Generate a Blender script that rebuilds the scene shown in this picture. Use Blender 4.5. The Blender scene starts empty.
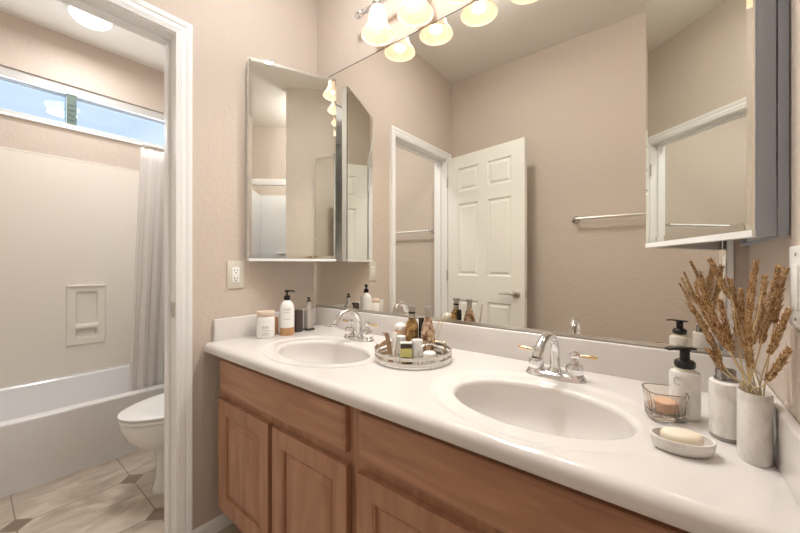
import bpy, bmesh, math, random
from mathutils import Vector, Matrix, noise
random.seed(7)
S = bpy.context.scene
C = S.collection
PI = math.pi

# ------------------------------------------------------------------ camera, world, exposure
CAM = Vector((1.52, -1.19, 1.142))
cd = bpy.data.cameras.new('camera')
cam = bpy.data.objects.new('camera', cd)
C.objects.link(cam)
cam.location = CAM
cam.rotation_euler = (PI/2, 0, math.radians(90-51.70))
cd.sensor_width = 36
cd.lens = 36*341.11/800
cd.shift_y = -2.634/800
cd.clip_start = 0.02
S.camera = cam
S.view_settings.view_transform = 'Standard'
S.view_settings.look = 'None'
S.view_settings.gamma = 1
S.view_settings.use_curve_mapping = False
S.view_settings.exposure = -0.04

w = bpy.data.worlds.new('sky')
S.world = w
w.use_nodes = True
nt = w.node_tree
bg = nt.nodes['Background']
tc = nt.nodes.new('ShaderNodeTexCoord')
sp = nt.nodes.new('ShaderNodeSeparateXYZ')
cr = nt.nodes.new('ShaderNodeValToRGB')
nt.links.new(tc.outputs['Generated'], sp.inputs[0])
nt.links.new(sp.outputs['Z'], cr.inputs[0])
cr.color_ramp.elements[0].position = 0.18
cr.color_ramp.elements[0].color = (0.62, 0.78, 1.0, 1)
cr.color_ramp.elements[1].position = 0.62
cr.color_ramp.elements[1].color = (0.28, 0.50, 0.95, 1)
nt.links.new(cr.outputs[0], bg.inputs[0])
bg.inputs[1].default_value = 1.4

def area(name, loc, rot, sx, sy, power, col):
    l = bpy.data.lights.new(name, 'AREA')
    l.shape = 'RECTANGLE'; l.size = sx; l.size_y = sy
    l.energy = power; l.color = col
    o = bpy.data.objects.new(name, l); C.objects.link(o)
    o.location = loc; o.rotation_euler = rot
    return o
area('shower_stall_light', (3.0, -1.1, 2.60), (0, 0, 0), 0.3, 0.3, 7, (1.0, 0.98, 0.95))
area('window_daylight', (-1.86, -0.75, 2.24), (0, math.radians(-90), 0), 0.2, 1.3, 6, (0.85, 0.93, 1.0))
def point(name, loc, power, col, r_=.08):
    l = bpy.data.lights.new(name, 'POINT'); l.energy = power; l.color = col; l.shadow_soft_size = r_
    o = bpy.data.objects.new(name, l); C.objects.link(o); o.location = loc
point('vanity_fill_light', (.72, -.52, 2.60), 7.5, (.96, .98, 1), .04)  # added fill over the vanity, placed clear of every mirror view
point('alcove_fill_light', (2.15, -.42, 2.58), 19, (.96, .98, 1))  # added fill from the right, hidden behind the right wall
def disk(name, loc, power, col, size):
    l = bpy.data.lights.new(name, 'AREA'); l.shape = 'DISK'; l.size = size; l.energy = power; l.color = col
    o = bpy.data.objects.new(name, l); C.objects.link(o); o.location = loc
disk('vanity_fill_down', (.72, -.52, 2.672), 9, (.96, .98, 1), .2)  # down-facing share of the added vanity fill
disk('bathtub_ceiling_lamp', (-1.40, -.70, 2.665), 7.5, (.97, .985, 1), .2)
disk('toilet_fill_light', (-.50, -.60, 2.660), 12.5, (.96, .98, 1), .22)  # added above the view to brighten the tub apron, floor and curtain

# ------------------------------------------------------------------ materials
def mat(name, col=(.8, .8, .8), rough=.5, metal=0, spec=.5, trans=0, ior=1.45, coat=0, sss=0):
    m = bpy.data.materials.new(name); m.use_nodes = True
    b = m.node_tree.nodes['Principled BSDF']
    b.inputs['Base Color'].default_value = (*col, 1)
    b.inputs['Roughness'].default_value = rough
    b.inputs['Metallic'].default_value = metal
    b.inputs['Specular IOR Level'].default_value = spec
    b.inputs['Transmission Weight'].default_value = trans
    b.inputs['IOR'].default_value = ior
    b.inputs['Coat Weight'].default_value = coat
    if sss:
        b.inputs['Subsurface Weight'].default_value = sss
        b.inputs['Subsurface Scale'].default_value = 0.01
    return m
def srgb(r, g, b):
    f = lambda c: ((c/255+.055)/1.055)**2.4 if c > 10 else c/255/12.92
    return (f(r), f(g), f(b))
def bump(m, scale, strength, dist=.002, detail=3, vec=(1, 1, 1)):
    t = m.node_tree; b = t.nodes['Principled BSDF']
    co = t.nodes.new('ShaderNodeTexCoord'); mp = t.nodes.new('ShaderNodeMapping'); mp.inputs['Scale'].default_value = vec
    n = t.nodes.new('ShaderNodeTexNoise'); n.inputs['Scale'].default_value = scale; n.inputs['Detail'].default_value = detail
    bp = t.nodes.new('ShaderNodeBump'); bp.inputs['Strength'].default_value = strength; bp.inputs['Distance'].default_value = dist
    t.links.new(co.outputs['Object'], mp.inputs[0]); t.links.new(mp.outputs[0], n.inputs['Vector'])
    t.links.new(n.outputs[0], bp.inputs['Height']); t.links.new(bp.outputs[0], b.inputs['Normal'])
    return n
def mottled(m, scale, c1, c2, vec=(1, 1, 1), detail=5, p=(.35, .65), dist=0.0):
    t = m.node_tree; b = t.nodes['Principled BSDF']
    co = t.nodes.new('ShaderNodeTexCoord'); mp = t.nodes.new('ShaderNodeMapping'); mp.inputs['Scale'].default_value = vec
    n = t.nodes.new('ShaderNodeTexNoise'); n.inputs['Scale'].default_value = scale; n.inputs['Detail'].default_value = detail
    n.inputs['Distortion'].default_value = dist
    r = t.nodes.new('ShaderNodeValToRGB')
    r.color_ramp.elements[0].position = p[0]; r.color_ramp.elements[0].color = (*c1, 1)
    r.color_ramp.elements[1].position = p[1]; r.color_ramp.elements[1].color = (*c2, 1)
    t.links.new(co.outputs['Object'], mp.inputs[0]); t.links.new(mp.outputs[0], n.inputs['Vector'])
    t.links.new(n.outputs[0], r.inputs[0]); t.links.new(r.outputs[0], b.inputs['Base Color'])
    return r

M = {}
M['wall'] = mat('painted_wall', srgb(205, 191, 178), .75, spec=.3); bump(M['wall'], 48, .45, .005, 3)
M['ceiling'] = mat('ceiling_paint', srgb(232, 226, 218), .85, spec=.2); bump(M['ceiling'], 60, .25, .003)
M['trim'] = mat('trim_paint', srgb(245, 244, 243), .35)
M['door'] = mat('door_paint', srgb(238, 236, 228), .4)
M['counter'] = mat('cultured_marble', srgb(226, 221, 217), .12, coat=.3)
M['porcelain'] = mat('porcelain', srgb(240, 238, 235), .1, coat=.4)
M['tub'] = mat('tub_acrylic', srgb(236, 235, 234), .2, coat=.2)
M['surround'] = mat('surround_acrylic', srgb(230, 222, 210), .3)
M['chrome'] = mat('chrome', (.82, .82, .83), .09, 1)
M['collar'] = mat('dark_chrome_collar', (.32, .31, .30), .18, 1)
M['barmetal'] = mat('polished_bar', (.88, .87, .85), .3, 1)
M['nickel'] = mat('satin_nickel', (.66, .63, .59), .28, 1)
M['brass'] = mat('brass_tip', srgb(222, 196, 158), .2, 1)
M['mirror'] = mat('mirror_silver', (.82, .80, .745), .0, 1)
M['mirror2'] = mat('cabinet_mirror_silver', (.86, .88, .84), .0, 1)
M['cabgrey'] = mat('cabinet_steel_paint', srgb(166, 172, 184), .35)
M['cabwhite'] = mat('cabinet_white_paint', srgb(244, 244, 242), .35)
M['white'] = mat('white_plastic', srgb(240, 239, 235), .35)
M['almond'] = mat('plate_plastic', srgb(216, 208, 196), .35)
M['black'] = mat('black_plastic', (.012, .011, .011), .35)
M['dark'] = mat('dark_slot', (.03, .03, .03), .6)
M['wood_lid'] = mat('pale_wood', srgb(222, 196, 168), .5); mottled(M['wood_lid'], 60, srgb(212, 190, 170), srgb(228, 208, 190), (1, 1, 6))
M['amberglass'] = mat('amber_glass', srgb(190, 120, 60), .05, trans=.75)
M['amber'] = mat('amber_lotion', srgb(196, 150, 108), .3)
M['smokebox'] = mat('smoky_glass', srgb(88, 76, 68), .15, trans=.3)
M['smokerim'] = mat('brown_glass_rim', srgb(150, 136, 124), .1, trans=.3)
M['frost'] = mat('frosted_glass', srgb(214, 206, 196), .25, trans=.5)
M['label'] = mat('paper_label', srgb(240, 238, 236), .6)
M['ink'] = mat('grey_print', srgb(150, 146, 142), .7)
M['gold'] = mat('pale_gold', srgb(190, 160, 120), .25, 1)
M['blackglass'] = mat('black_glass', (.01, .009, .008), .06)
M['perfume'] = mat('perfume_yellow', srgb(228, 218, 140), .1, trans=.2)
M['glass'] = mat('clear_glass', (.96, .95, .93), .02, trans=1, ior=1.45)
M['smoke'] = mat('smoky_pressed_glass', srgb(243, 236, 228), .03, trans=1, ior=1.45)
M['wax'] = mat('peach_wax', srgb(226, 190, 160), .5, sss=.2)
M['candlewhite'] = mat('white_wax', srgb(240, 236, 230), .5)
M['soap'] = mat('cream_soap', srgb(238, 227, 208), .45, sss=.2)
M['ribbon'] = mat('taupe_leather', srgb(160, 132, 104), .5)
M['reed'] = mat('reed', srgb(205, 180, 145), .7)
M['curtain'] = mat('curtain_cloth', srgb(250, 247, 244), .8)
M['liner'] = mat('curtain_liner', srgb(240, 241, 245), .5)
M['mullion'] = mat('window_latch_rail', srgb(92, 108, 100), .5)
M['alum'] = mat('window_aluminium', srgb(200, 198, 194), .4)
M['marble'] = mat('white_marble', rough=.35)
mottled(M['marble'], 45, srgb(214, 209, 204), srgb(232, 228, 223), (1, 1, .7), 9, (.34, .52), .4)
M['marblebase'] = mat('grey_stone_base', srgb(150, 146, 142), .4)
M['wheat'] = mat('dried_wheat', rough=.8)
mottled(M['wheat'], 160, srgb(146, 106, 64), srgb(214, 180, 134), (1, 1, 1), 2, (.35, .65))
M['stem'] = mat('straw_stem', srgb(214, 194, 150), .7)
def woodmat(name, vec):
    m = mat(name, rough=.36, spec=.4, coat=.08)
    mottled(m, 7, srgb(160, 116, 90), srgb(190, 146, 116), vec, 6, (.3, .72), .6)
    return m
M['wood_v'] = woodmat('maple_vertical_grain', (4.5, 4.5, .5))
M['wood_h'] = woodmat('maple_horizontal_grain', (.5, 4.5, 4.5))

# translucent curtain
for k in ('curtain',):
    t = M[k].node_tree; b = t.nodes['Principled BSDF']; out = t.nodes['Material Output']
    tr = t.nodes.new('ShaderNodeBsdfTranslucent'); tr.inputs[0].default_value = (*srgb(240, 236, 232), 1)
    mx = t.nodes.new('ShaderNodeMixShader'); mx.inputs[0].default_value = .35
    t.links.new(b.outputs[0], mx.inputs[1]); t.links.new(tr.outputs[0], mx.inputs[2]); t.links.new(mx.outputs[0], out.inputs[0])

# alabaster shade: a lamp shade that glows
m = bpy.data.materials.new('alabaster_glass'); m.use_nodes = True; M['shade'] = m
t = m.node_tree; b = t.nodes['Principled BSDF']; out = t.nodes['Material Output']
b.inputs['Roughness'].default_value = .25
co = t.nodes.new('ShaderNodeTexCoord'); n = t.nodes.new('ShaderNodeTexNoise'); n.inputs['Scale'].default_value = 28; n.inputs['Distortion'].default_value = 1.5
r = t.nodes.new('ShaderNodeValToRGB')
r.color_ramp.elements[0].position = .3; r.color_ramp.elements[0].color = (1.0, .79, .60, 1)
r.color_ramp.elements[1].position = .7; r.color_ramp.elements[1].color = (1.0, .88, .74, 1)
t.links.new(co.outputs['Object'], n.inputs['Vector']); t.links.new(n.outputs[0], r.inputs[0])
t.links.new(r.outputs[0], b.inputs['Base Color']); t.links.new(r.outputs[0], b.inputs['Emission Color'])
b.inputs['Emission Strength'].default_value = .34
tr = t.nodes.new('ShaderNodeBsdfTranslucent'); tr.inputs[0].default_value = (1, .9, .76, 1)
mx = t.nodes.new('ShaderNodeMixShader'); mx.inputs[0].default_value = .15
t.links.new(b.outputs[0], mx.inputs[1]); t.links.new(tr.outputs[0], mx.inputs[2]); t.links.new(mx.outputs[0], out.inputs[0])
def emis(name, col, s):
    m = bpy.data.materials.new(name); m.use_nodes = True
    b = m.node_tree.nodes['Principled BSDF']
    b.inputs['Base Color'].default_value = (*col, 1)
    b.inputs['Emission Color'].default_value = (*col, 1); b.inputs['Emission Strength'].default_value = s
    return m
M['bulb'] = emis('bulb_glow', (1, .88, .70), 2)
M['dome'] = emis('lit_dome_glass', (1, .97, .93), 1.6)
M['panel'] = emis('lit_panel', (1, .95, .9), 1.5)

# window pane: mostly see-through with a mirror-like sheen
m = bpy.data.materials.new('window_pane'); m.use_nodes = True; M['pane'] = m
t = m.node_tree; t.nodes.remove(t.nodes['Principled BSDF']); out = t.nodes['Material Output']
a = t.nodes.new('ShaderNodeBsdfTransparent'); g = t.nodes.new('ShaderNodeBsdfGlossy'); g.inputs['Roughness'].default_value = .0
mx = t.nodes.new('ShaderNodeMixShader'); mx.inputs[0].default_value = .12
t.links.new(a.outputs[0], mx.inputs[1]); t.links.new(g.outputs[0], mx.inputs[2]); t.links.new(mx.outputs[0], out.inputs[0])

# floor tile: big tiles with small darker diamonds at the crossings
m = mat('floor_tile', rough=.3); M['floor'] = m
t = m.node_tree; b = t.nodes['Principled BSDF']
def N(kind, **kw):
    n = t.nodes.new(kind)
    for k, v in kw.items(): setattr(n, k, v)
    return n
def mth(op, a, b_=None, c=None):
    n = N('ShaderNodeMath', operation=op)
    for i, x in enumerate((a, b_, c)):
        if x is None: continue
        if isinstance(x, (int, float)): n.inputs[i].default_value = x
        else: t.links.new(x, n.inputs[i])
    return n.outputs[0]
co = N('ShaderNodeTexCoord'); sx = N('ShaderNodeSeparateXYZ'); t.links.new(co.outputs['Object'], sx.inputs[0])
TS = .41
def cell(o, off):
    f = mth('ADD', o, -off); f = mth('DIVIDE', f, TS); f = mth('ADD', f, 100.5); f = mth('FRACT', f); f = mth('ADD', f, -.5); f = mth('ABSOLUTE', f)
    return mth('MULTIPLY', f, TS)
fx = cell(sx.outputs[0], -.72); fy = cell(sx.outputs[1], -.65)
sm = mth('ADD', fx, fy)
dia = mth('LESS_THAN', sm, .052)
g1 = mth('LESS_THAN', mth('MINIMUM', fx, fy), .0025)
g2 = mth('LESS_THAN', mth('ABSOLUTE', mth('ADD', sm, -.052)), .003)
grout = mth('MAXIMUM', mth('MULTIPLY', g1, mth('SUBTRACT', 1.0, dia)), g2)
n = N('ShaderNodeTexNoise'); n.inputs['Scale'].default_value = 7; n.inputs['Detail'].default_value = 7; n.inputs['Distortion'].default_value = 1.4
mp = N('ShaderNodeMapping'); mp.inputs['Scale'].default_value = (1.2, .6, 1); t.links.new(co.outputs['Object'], mp.inputs[0]); t.links.new(mp.outputs[0], n.inputs['Vector'])
r = N('ShaderNodeValToRGB'); r.color_ramp.elements[0].position = .36; r.color_ramp.elements[0].color = (*srgb(172, 156, 138), 1)
r.color_ramp.elements[1].position = .64; r.color_ramp.elements[1].color = (*srgb(206, 192, 176), 1)
t.links.new(n.outputs[0], r.inputs[0])
def mixc(f, a, c):
    q = N('ShaderNodeMix', data_type='RGBA'); t.links.new(f, q.inputs[0]); t.links.new(a, q.inputs[6]); q.inputs[7].default_value = (*c, 1); return q.outputs[2]
c1 = mixc(dia, r.outputs[0], srgb(136, 118, 102)); c2 = mixc(grout, c1, srgb(140, 124, 108))
t.links.new(c2, b.inputs['Base Color'])

# ------------------------------------------------------------------ mesh helpers (world coordinates)
def nb(): return bmesh.new()
def origin_of(p):
    v = Vector((0, 0, 0))
    while p: v += p.location; p = p.parent
    return v
def obj(name, bm, material, parent=None, smooth=False, loc=None, angle=40):
    me = bpy.data.meshes.new(name)
    base = origin_of(parent)
    l = Vector(loc) if loc is not None else base.copy()
    bmesh.ops.recalc_face_normals(bm, faces=bm.faces)
    bmesh.ops.translate(bm, verts=bm.verts, vec=-l)
    if smooth:
        for f in bm.faces: f.smooth = True
        lim = math.radians(angle)
        for e in bm.edges:
            if len(e.link_faces) == 2 and e.calc_face_angle(0) > lim: e.smooth = False
    bm.to_mesh(me); bm.free()
    mats = material if isinstance(material, (list, tuple)) else [material]
    for mm in mats: me.materials.append(M[mm] if isinstance(mm, str) else mm)
    o = bpy.data.objects.new(name, me); C.objects.link(o)
    if parent: o.parent = parent
    o.location = l - base
    return o
def thing(name, label, cat, loc, group=None):
    o = bpy.data.objects.new(name, None); C.objects.link(o); o.location = loc; o.empty_display_size = .05
    o['label'] = label; o['category'] = cat
    if group: o['group'] = group
    return o
def tag(o, label, cat, group=None):
    o['label'] = label; o['category'] = cat
    if group: o['group'] = group
    return o
def struct(o, label=None, cat=None):
    o['kind'] = 'structure'
    if label: o['label'] = label
    if cat: o['category'] = cat
    return o
def copy_tree(o, parent=None):
    c = o.copy(); C.objects.link(c); c.parent = parent
    for ch in list(o.children): copy_tree(ch, c)
    return c
def box(bm, x0, x1, y0, y1, z0, z1, bev=0, seg=2):
    vs = [bm.verts.new((x, y, z)) for x in (x0, x1) for y in (y0, y1) for z in (z0, z1)]
    F = [(0, 1, 3, 2), (4, 6, 7, 5), (0, 4, 5, 1), (2, 3, 7, 6), (0, 2, 6, 4), (1, 5, 7, 3)]
    fs = [bm.faces.new([vs[i] for i in f]) for f in F]
    if bev:
        es = list({e for f in fs for e in f.edges})
        bmesh.ops.bevel(bm, geom=es, offset=bev, segments=seg, affect='EDGES', profile=.5)
    return vs
def loops(bm, rings, close=True, cap0=False, cap1=False):
    R = [[bm.verts.new(p) for p in r] for r in rings]
    n = len(R[0])
    for a, b in zip(R, R[1:]):
        for i in range(n if close else n-1):
            j = (i+1) % n
            bm.faces.new((a[i], a[j], b[j], b[i]))
    if cap0: bm.faces.new(R[0][::-1])
    if cap1: bm.faces.new(R[-1])
    return R
def lathe(bm, cx, cy, prof, seg=32, sx=1, sy=1, cap0=True, cap1=True, mtx=None):
    rings = []
    for r_, z in prof:
        ring = [Vector((cx+r_*sx*math.cos(2*PI*i/seg), cy+r_*sy*math.sin(2*PI*i/seg), z)) for i in range(seg)]
        if mtx: ring = [mtx @ p for p in ring]
        rings.append(ring)
    return loops(bm, rings, True, cap0, cap1)
def tube(bm, pts, rad, seg=12, caps=True):
    pts = [Vector(p) for p in pts]
    if not isinstance(rad, (list, tuple)): rad = [rad]*len(pts)
    up = None; rings = []
    for i, p in enumerate(pts):
        d = (pts[min(i+1, len(pts)-1)]-pts[max(i-1, 0)]).normalized()
        if up is None:
            up = Vector((0, 0, 1)) if abs(d.z) < .9 else Vector((0, 1, 0))
        s = d.cross(up).normalized(); up = s.cross(d).normalized()
        rings.append([p+(s*math.cos(2*PI*k/seg)+up*math.sin(2*PI*k/seg))*rad[i] for k in range(seg)])
    loops(bm, rings, True, caps, caps)
def curve(pts, n=8):
    P = [Vector(p) for p in pts]; out = []
    for i in range(len(P)-1):
        p0 = P[max(i-1, 0)]; p1 = P[i]; p2 = P[i+1]; p3 = P[min(i+2, len(P)-1)]
        for k in range(n):
            s = k/n
            out.append(.5*((2*p1)+(p2-p0)*s+(2*p0-5*p1+4*p2-p3)*s*s+(3*p1-p0-3*p2+p3)*s**3))
    out.append(P[-1]); return out
def panel_slab(bm, o, u, v, nrm, W, H, T, panels, prof, back=True):
    """slab with moulded panels. o lower-left front corner, u,v axes, nrm outward; prof list of (inset, depth)"""
    o = Vector(o); u = Vector(u); v = Vector(v); nrm = Vector(nrm)
    P = lambda a, b, d=0: o+u*a+v*b-nrm*d
    def face(side):
        D = (lambda d: d) if side == 0 else (lambda d: T-d)
        xs = sorted({0, W, *[p[0] for p in panels], *[p[1] for p in panels]})
        ys = sorted({0, H, *[p[2] for p in panels], *[p[3] for p in panels]})
        for i in range(len(xs)-1):
            for j in range(len(ys)-1):
                cx = (xs[i]+xs[i+1])/2; cy = (ys[j]+ys[j+1])/2
                if any(p[0] < cx < p[1] and p[2] < cy < p[3] for p in panels): continue
                bm.faces.new([bm.verts.new(P(a, b, D(0))) for a, b in ((xs[i], ys[j]), (xs[i+1], ys[j]), (xs[i+1], ys[j+1]), (xs[i], ys[j+1]))])
        for p in panels:
            rings = [[P(a, b, D(d)) for a, b in ((p[0]+s, p[2]+s), (p[1]-s, p[2]+s), (p[1]-s, p[3]-s), (p[0]+s, p[3]-s))] for s, d in [(0, 0)]+prof]
            loops(bm, rings, True, False, True)
    face(0)
    if back: face(1)
    else: bm.faces.new([bm.verts.new(P(a, b, T)) for a, b in ((0, 0), (W, 0), (W, H), (0, H))])
    loops(bm, [[P(a, b, d) for a, b in ((0, 0), (W, 0), (W, H), (0, H))] for d in (0, T)])
    bmesh.ops.remove_doubles(bm, verts=bm.verts, dist=1e-5)

# ------------------------------------------------------------------ the room
L, W, ZC, X = 1.673, 1.5, 2.752, 1.819
def room_box(name, parts, m, label=None, cat=None):
    bm = nb()
    for p in parts: box(bm, *p)
    return struct(obj(name, bm, m), label, cat)
room_box('floor', [(-2.0, 3.5, -1.62, .12, -.08, 0)], 'floor')
room_box('ceiling', [(-2.0, 3.5, -1.62, .12, ZC, ZC+.08)], 'ceiling')
room_box('wall_back', [(-1.97, 3.5, 0, .11, 0, ZC)], 'wall')
room_box('wall_opposite', [(-1.97, 3.5, -1.61, -1.5, 0, ZC)], 'wall')
DY0, DY1, DZ = -1.414, -.668, 2.058
room_box('wall_left', [(-.114, 0, DY1, 0, 0, ZC), (-.114, 0, -1.5, DY0, 0, ZC), (-.114, 0, DY0, DY1, DZ, ZC)], 'wall')
room_box('wall_right', [(L, L+.114, -.657, 0, 0, ZC)], 'wall')
WY0, WY1, WZ0, WZ1 = -1.40, -.08, 2.11, 2.413
room_box('wall_bathtub', [(-1.97, -1.87, -1.5, 0, 0, 1.87), (-1.97, -X, -1.5, 0, 1.87, WZ0), (-1.97, -X, -1.5, 0, WZ1, ZC),
                          (-1.97, -X, -1.5, WY0, WZ0, WZ1), (-1.97, -X, WY1, 0, WZ0, WZ1)], 'wall')
SY0, SY1, SZ = -1.44, -.72, 2.11
room_box('wall_alcove', [(2.6, 2.68, SY1, 0, 0, ZC), (2.6, 2.68, -1.5, SY0, 0, ZC), (2.6, 2.68, SY0, SY1, SZ, ZC)], 'wall')
room_box('wall_shower', [(3.45, 3.5, -1.5, 0, 0, ZC)], 'wall')

# window (short, high, aluminium slider)
bm = nb()
fd = (-1.93, -1.835)
fr = .03
box(bm, *fd, WY0, WY1, WZ1-.062, WZ1, .003); box(bm, *fd, WY0, WY1, WZ0, WZ0+fr, .003)
box(bm, *fd, WY0, WY0+fr, WZ0, WZ1, .003); box(bm, *fd, WY1-fr, WY1, WZ0, WZ1, .003)
wf = struct(obj('window_1', bm, 'alum'), 'short wide aluminium slider window high over the bathtub', 'window')
bm = nb(); box(bm, -1.90, -1.896, WY0+.02, WY1-.02, WZ0+.02, WZ1-.05); obj('pane', bm, 'pane', wf)
bm = nb(); box(bm, -1.892, -1.842, -.757, -.702, WZ0+.028, WZ1-.06, .004)
for i in range(4): box(bm, -1.842, -1.838, -.748, -.711, WZ0+.06+i*.035, WZ0+.07+i*.035)
obj('meeting_rail', bm, 'mullion', wf)
bm = nb(); box(bm, -1.855, -1.80, WY0-.01, WY1+.01, WZ0-.018, WZ0, .004); obj('window_sill', bm, 'trim', wf)

# door casing profiles swept round the opening
def casing(name, xs, sgn, y0, y1, zt, prof):
    bm = nb(); rings = []
    path = [(y1, 0), (y1, zt), (y0, zt), (y0, 0)]
    sg = [(1, 0), (1, 1), (-1, 1), (-1, 0)]
    for (py, pz), (sy_, sz_) in zip(path, sg):
        rings.append([Vector((xs+sgn*t_, py+sy_*d, pz+sz_*d)) for d, t_ in prof])
    loops(bm, rings, True, True, True)
    return struct(obj(name, bm, 'trim', smooth=False))
prof = [(0, 0), (0, .009), (.005, .010), (.010, .0125), (.013, .009), (.018, .0125), (.030, .0135), (.033, .0105), (.037, .0145), (.046, .017), (.054, .018), (.055, 0)]
c = casing('trim_1', 0.0, 1, -1.396, -.686, 2.046, prof)
struct(c, 'white moulded casing round the doorway to the toilet room', 'door casing')
casing('trim_2', -.114, -1, -1.396, -.686, 2.046, prof)
bm = nb()   # jamb lining with stop
box(bm, -.114, 0, -.686, -.668, 0, 2.058); box(bm, -.114, 0, -1.414, -1.396, 0, 2.058); box(bm, -.114, 0, -1.396, -.686, 2.04, 2.058)
box(bm, -.085, -.052, -.697, -.686, 0, 2.04, .002); box(bm, -.085, -.052, -1.396, -1.385, 0, 2.04, .002); box(bm, -.085, -.052, -1.385, -.697, 2.029, 2.04, .002)
tr_ = struct(obj('trim_3', bm, 'trim'), 'white door jamb lining with stop strip', 'door jamb')
bm = nb(); box(bm, -.040, -.004, -.6885, -.6855, .93, .99, .001); box(bm, -.028, -.016, -.6895, -.688, .945, .975)
obj('strike_plate', bm, 'nickel', tr_)
# baseboards
bbp = [(0, 0), (.012, 0), (.012, .045), (.009, .052), (.006, .060), (0, .060)]
bm = nb(); loops(bm, [[Vector((a, y, z)) for a, z in bbp] for y in (-.632, -.001)], True, True, True); struct(obj('baseboard_left', bm, 'trim'))
bm = nb(); loops(bm, [[Vector((x, -1.5+a, z)) for a, z in bbp] for x in (.02, 2.598)], True, True, True); struct(obj('baseboard_opposite', bm, 'trim'))
bm = nb(); loops(bm, [[Vector((x, -1.5+a, z)) for a, z in bbp] for x in (-1.02, -.116)], True, True, True); struct(obj('baseboard_toilet', bm, 'trim'))
# filler between mirror and right wall
bm = nb(); box(bm, 1.634, 1.646, -.006, 0, .912, 2.13, .001); struct(obj('trim_4', bm, 'trim'))

# six-panel door standing open against the opposite wall
hx, hy = .022, -1.388
ang = math.atan2(.12, .69)
dr = bpy.data.objects.new('door_1', None); C.objects.link(dr); dr.location = (hx, hy, 0)
struct(dr, 'white six-panel interior door swung open into the vanity room', 'door')
DW, DH = .703, 2.03
bm = nb()
st, ms = .105, .085
pw = (DW-2*st-ms)/2
cols = [(st, st+pw), (st+pw+ms, DW-st)]
rows = [(.24, .835), (1.035, 1.63), (1.735, 1.925)]
panel_slab(bm, (hx, hy, .012), (1, 0, 0), (0, 0, 1), (0, 1, 0), DW, DH, .035, [(a, b, c0, c1) for a, b in cols for c0, c1 in rows],
           [(.004, .006), (.010, .009), (.018, .009), (.034, .002)])
obj('door_slab', bm, 'door', dr)
hd = nb(); hc = Vector((hx+DW-.065, hy, .925))
def ly(bm, c, prof, seg=24):   # lathe round the y axis: prof (radius, y)
    loops(bm, [[Vector((c[0]+r_*math.cos(2*PI*i/seg), y, c[2]+r_*math.sin(2*PI*i/seg))) for i in range(seg)] for r_, y in prof], True, True, True)
ly(hd, hc, [(.031, hy), (.031, hy+.006), (.024, hy+.011), (.011, hy+.013), (.010, hy+.045), (.013, hy+.05), (.012, hy+.058), (.004, hy+.062)])
tube(hd, curve([hc+Vector((0, .05, 0)), hc+Vector((-.04, .053, .002)), hc+Vector((-.085, .05, -.001)), hc+Vector((-.112, .047, 0))], 6), [.009]*8+[.008]*6+[.007]*5, 12)
obj('door_lever', hd, 'nickel', dr, smooth=True)
hd = nb(); yb = hy-.035
ly(hd, hc, [(.031, yb), (.031, yb-.006), (.024, yb-.011), (.011, yb-.013), (.010, yb-.045), (.004, yb-.06)])
obj('door_lever', hd, 'nickel', dr, smooth=True)
bm = nb(); box(bm, hx+DW-.0005, hx+DW+.001, hy-.030, hy-.006, .90, .955); obj('latch_plate', bm, 'nickel', dr)
for z in (.25, 1.0, 1.80):
    bm = nb(); lathe(bm, hx-.006, hy+.006, [(.006, z), (.006, z+.09)], 12); box(bm, hx-.006, hx+.0, hy-.03, hy+.006, z, z+.09)
    obj('hinge', bm, 'nickel', dr, smooth=True)
dr.rotation_euler = (0, 0, ang)

# ------------------------------------------------------------------ vanity base cabinets
def cab_front(name, x0, x1, z0, z1, parent, m, panel, frame=.055):
    bm = nb()
    yf = -.56
    if panel:
        panel_slab(bm, (x0, yf, z0), (1, 0, 0), (0, 0, 1), (0, -1, 0), x1-x0, z1-z0, .019, [(frame, x1-x0-frame, frame, z1-z0-frame)],
                   [(.002, .003), (.006, .004), (.008, .011), (.014, .012), (.017, .009), (.034, .002), (.036, .0015)], False)
    else:
        r0 = lambda s, y: [Vector((a, y, b)) for a, b in ((x0+s, z0+s), (x1-s, z0+s), (x1-s, z1-s), (x0+s, z1-s))]
        loops(bm, [r0(0, yf+.019), r0(0, yf+.006), r0(.003, yf+.003), r0(.007, yf+.002), r0(.010, yf), r0(.012, yf)], True, True, True)
    return obj(name, bm, m, parent)
def base_unit(x0, x1, d, label, loc_grp):
    t_ = thing('vanity_cabinet', label, 'cabinet', ((x0+x1)/2, -.27, 0), loc_grp)
    bm = nb(); box(bm, x0, x1, -.54, -.52, .12, .7725, .0015); obj('face_frame', bm, 'wood_v', t_)
    bm = nb(); box(bm, x0, x0+.015, -.52, -.003, .12, .7725); obj('side_panel', bm, 'wood_v', t_)
    bm = nb(); box(bm, x1-.015, x1, -.52, -.003, .12, .7725); obj('side_panel', bm, 'wood_v', t_)
    bm = nb(); box(bm, x0+.015, x1-.015, -.52, -.003, .12, .135); obj('bottom_panel', bm, 'wood_v', t_)
    bm = nb(); box(bm, x0, x1, -.47, -.003, 0, .1195); obj('toe_kick', bm, 'wood_h', t_)
    obj_ = cab_front('false_drawer_front', d[0], d[3]-.008, .628, .753, t_, 'wood_h', False)
    cab_front('door', d[0]-.004, d[1], .15, .597, t_, 'wood_v', True)
    cab_front('door', d[2], d[3], .15, .597, t_, 'wood_v', True)
    return t_
base_unit(.052, .858, (.084, .450, .477, .838), 'reddish maple vanity cabinet under the left sink, two doors below a false drawer', 'vanity base cabinets')
base_unit(.8585, 1.666, (.882, 1.245, 1.272, 1.636), 'reddish maple vanity cabinet under the right sink, nearer the camera', 'vanity base cabinets')

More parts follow.
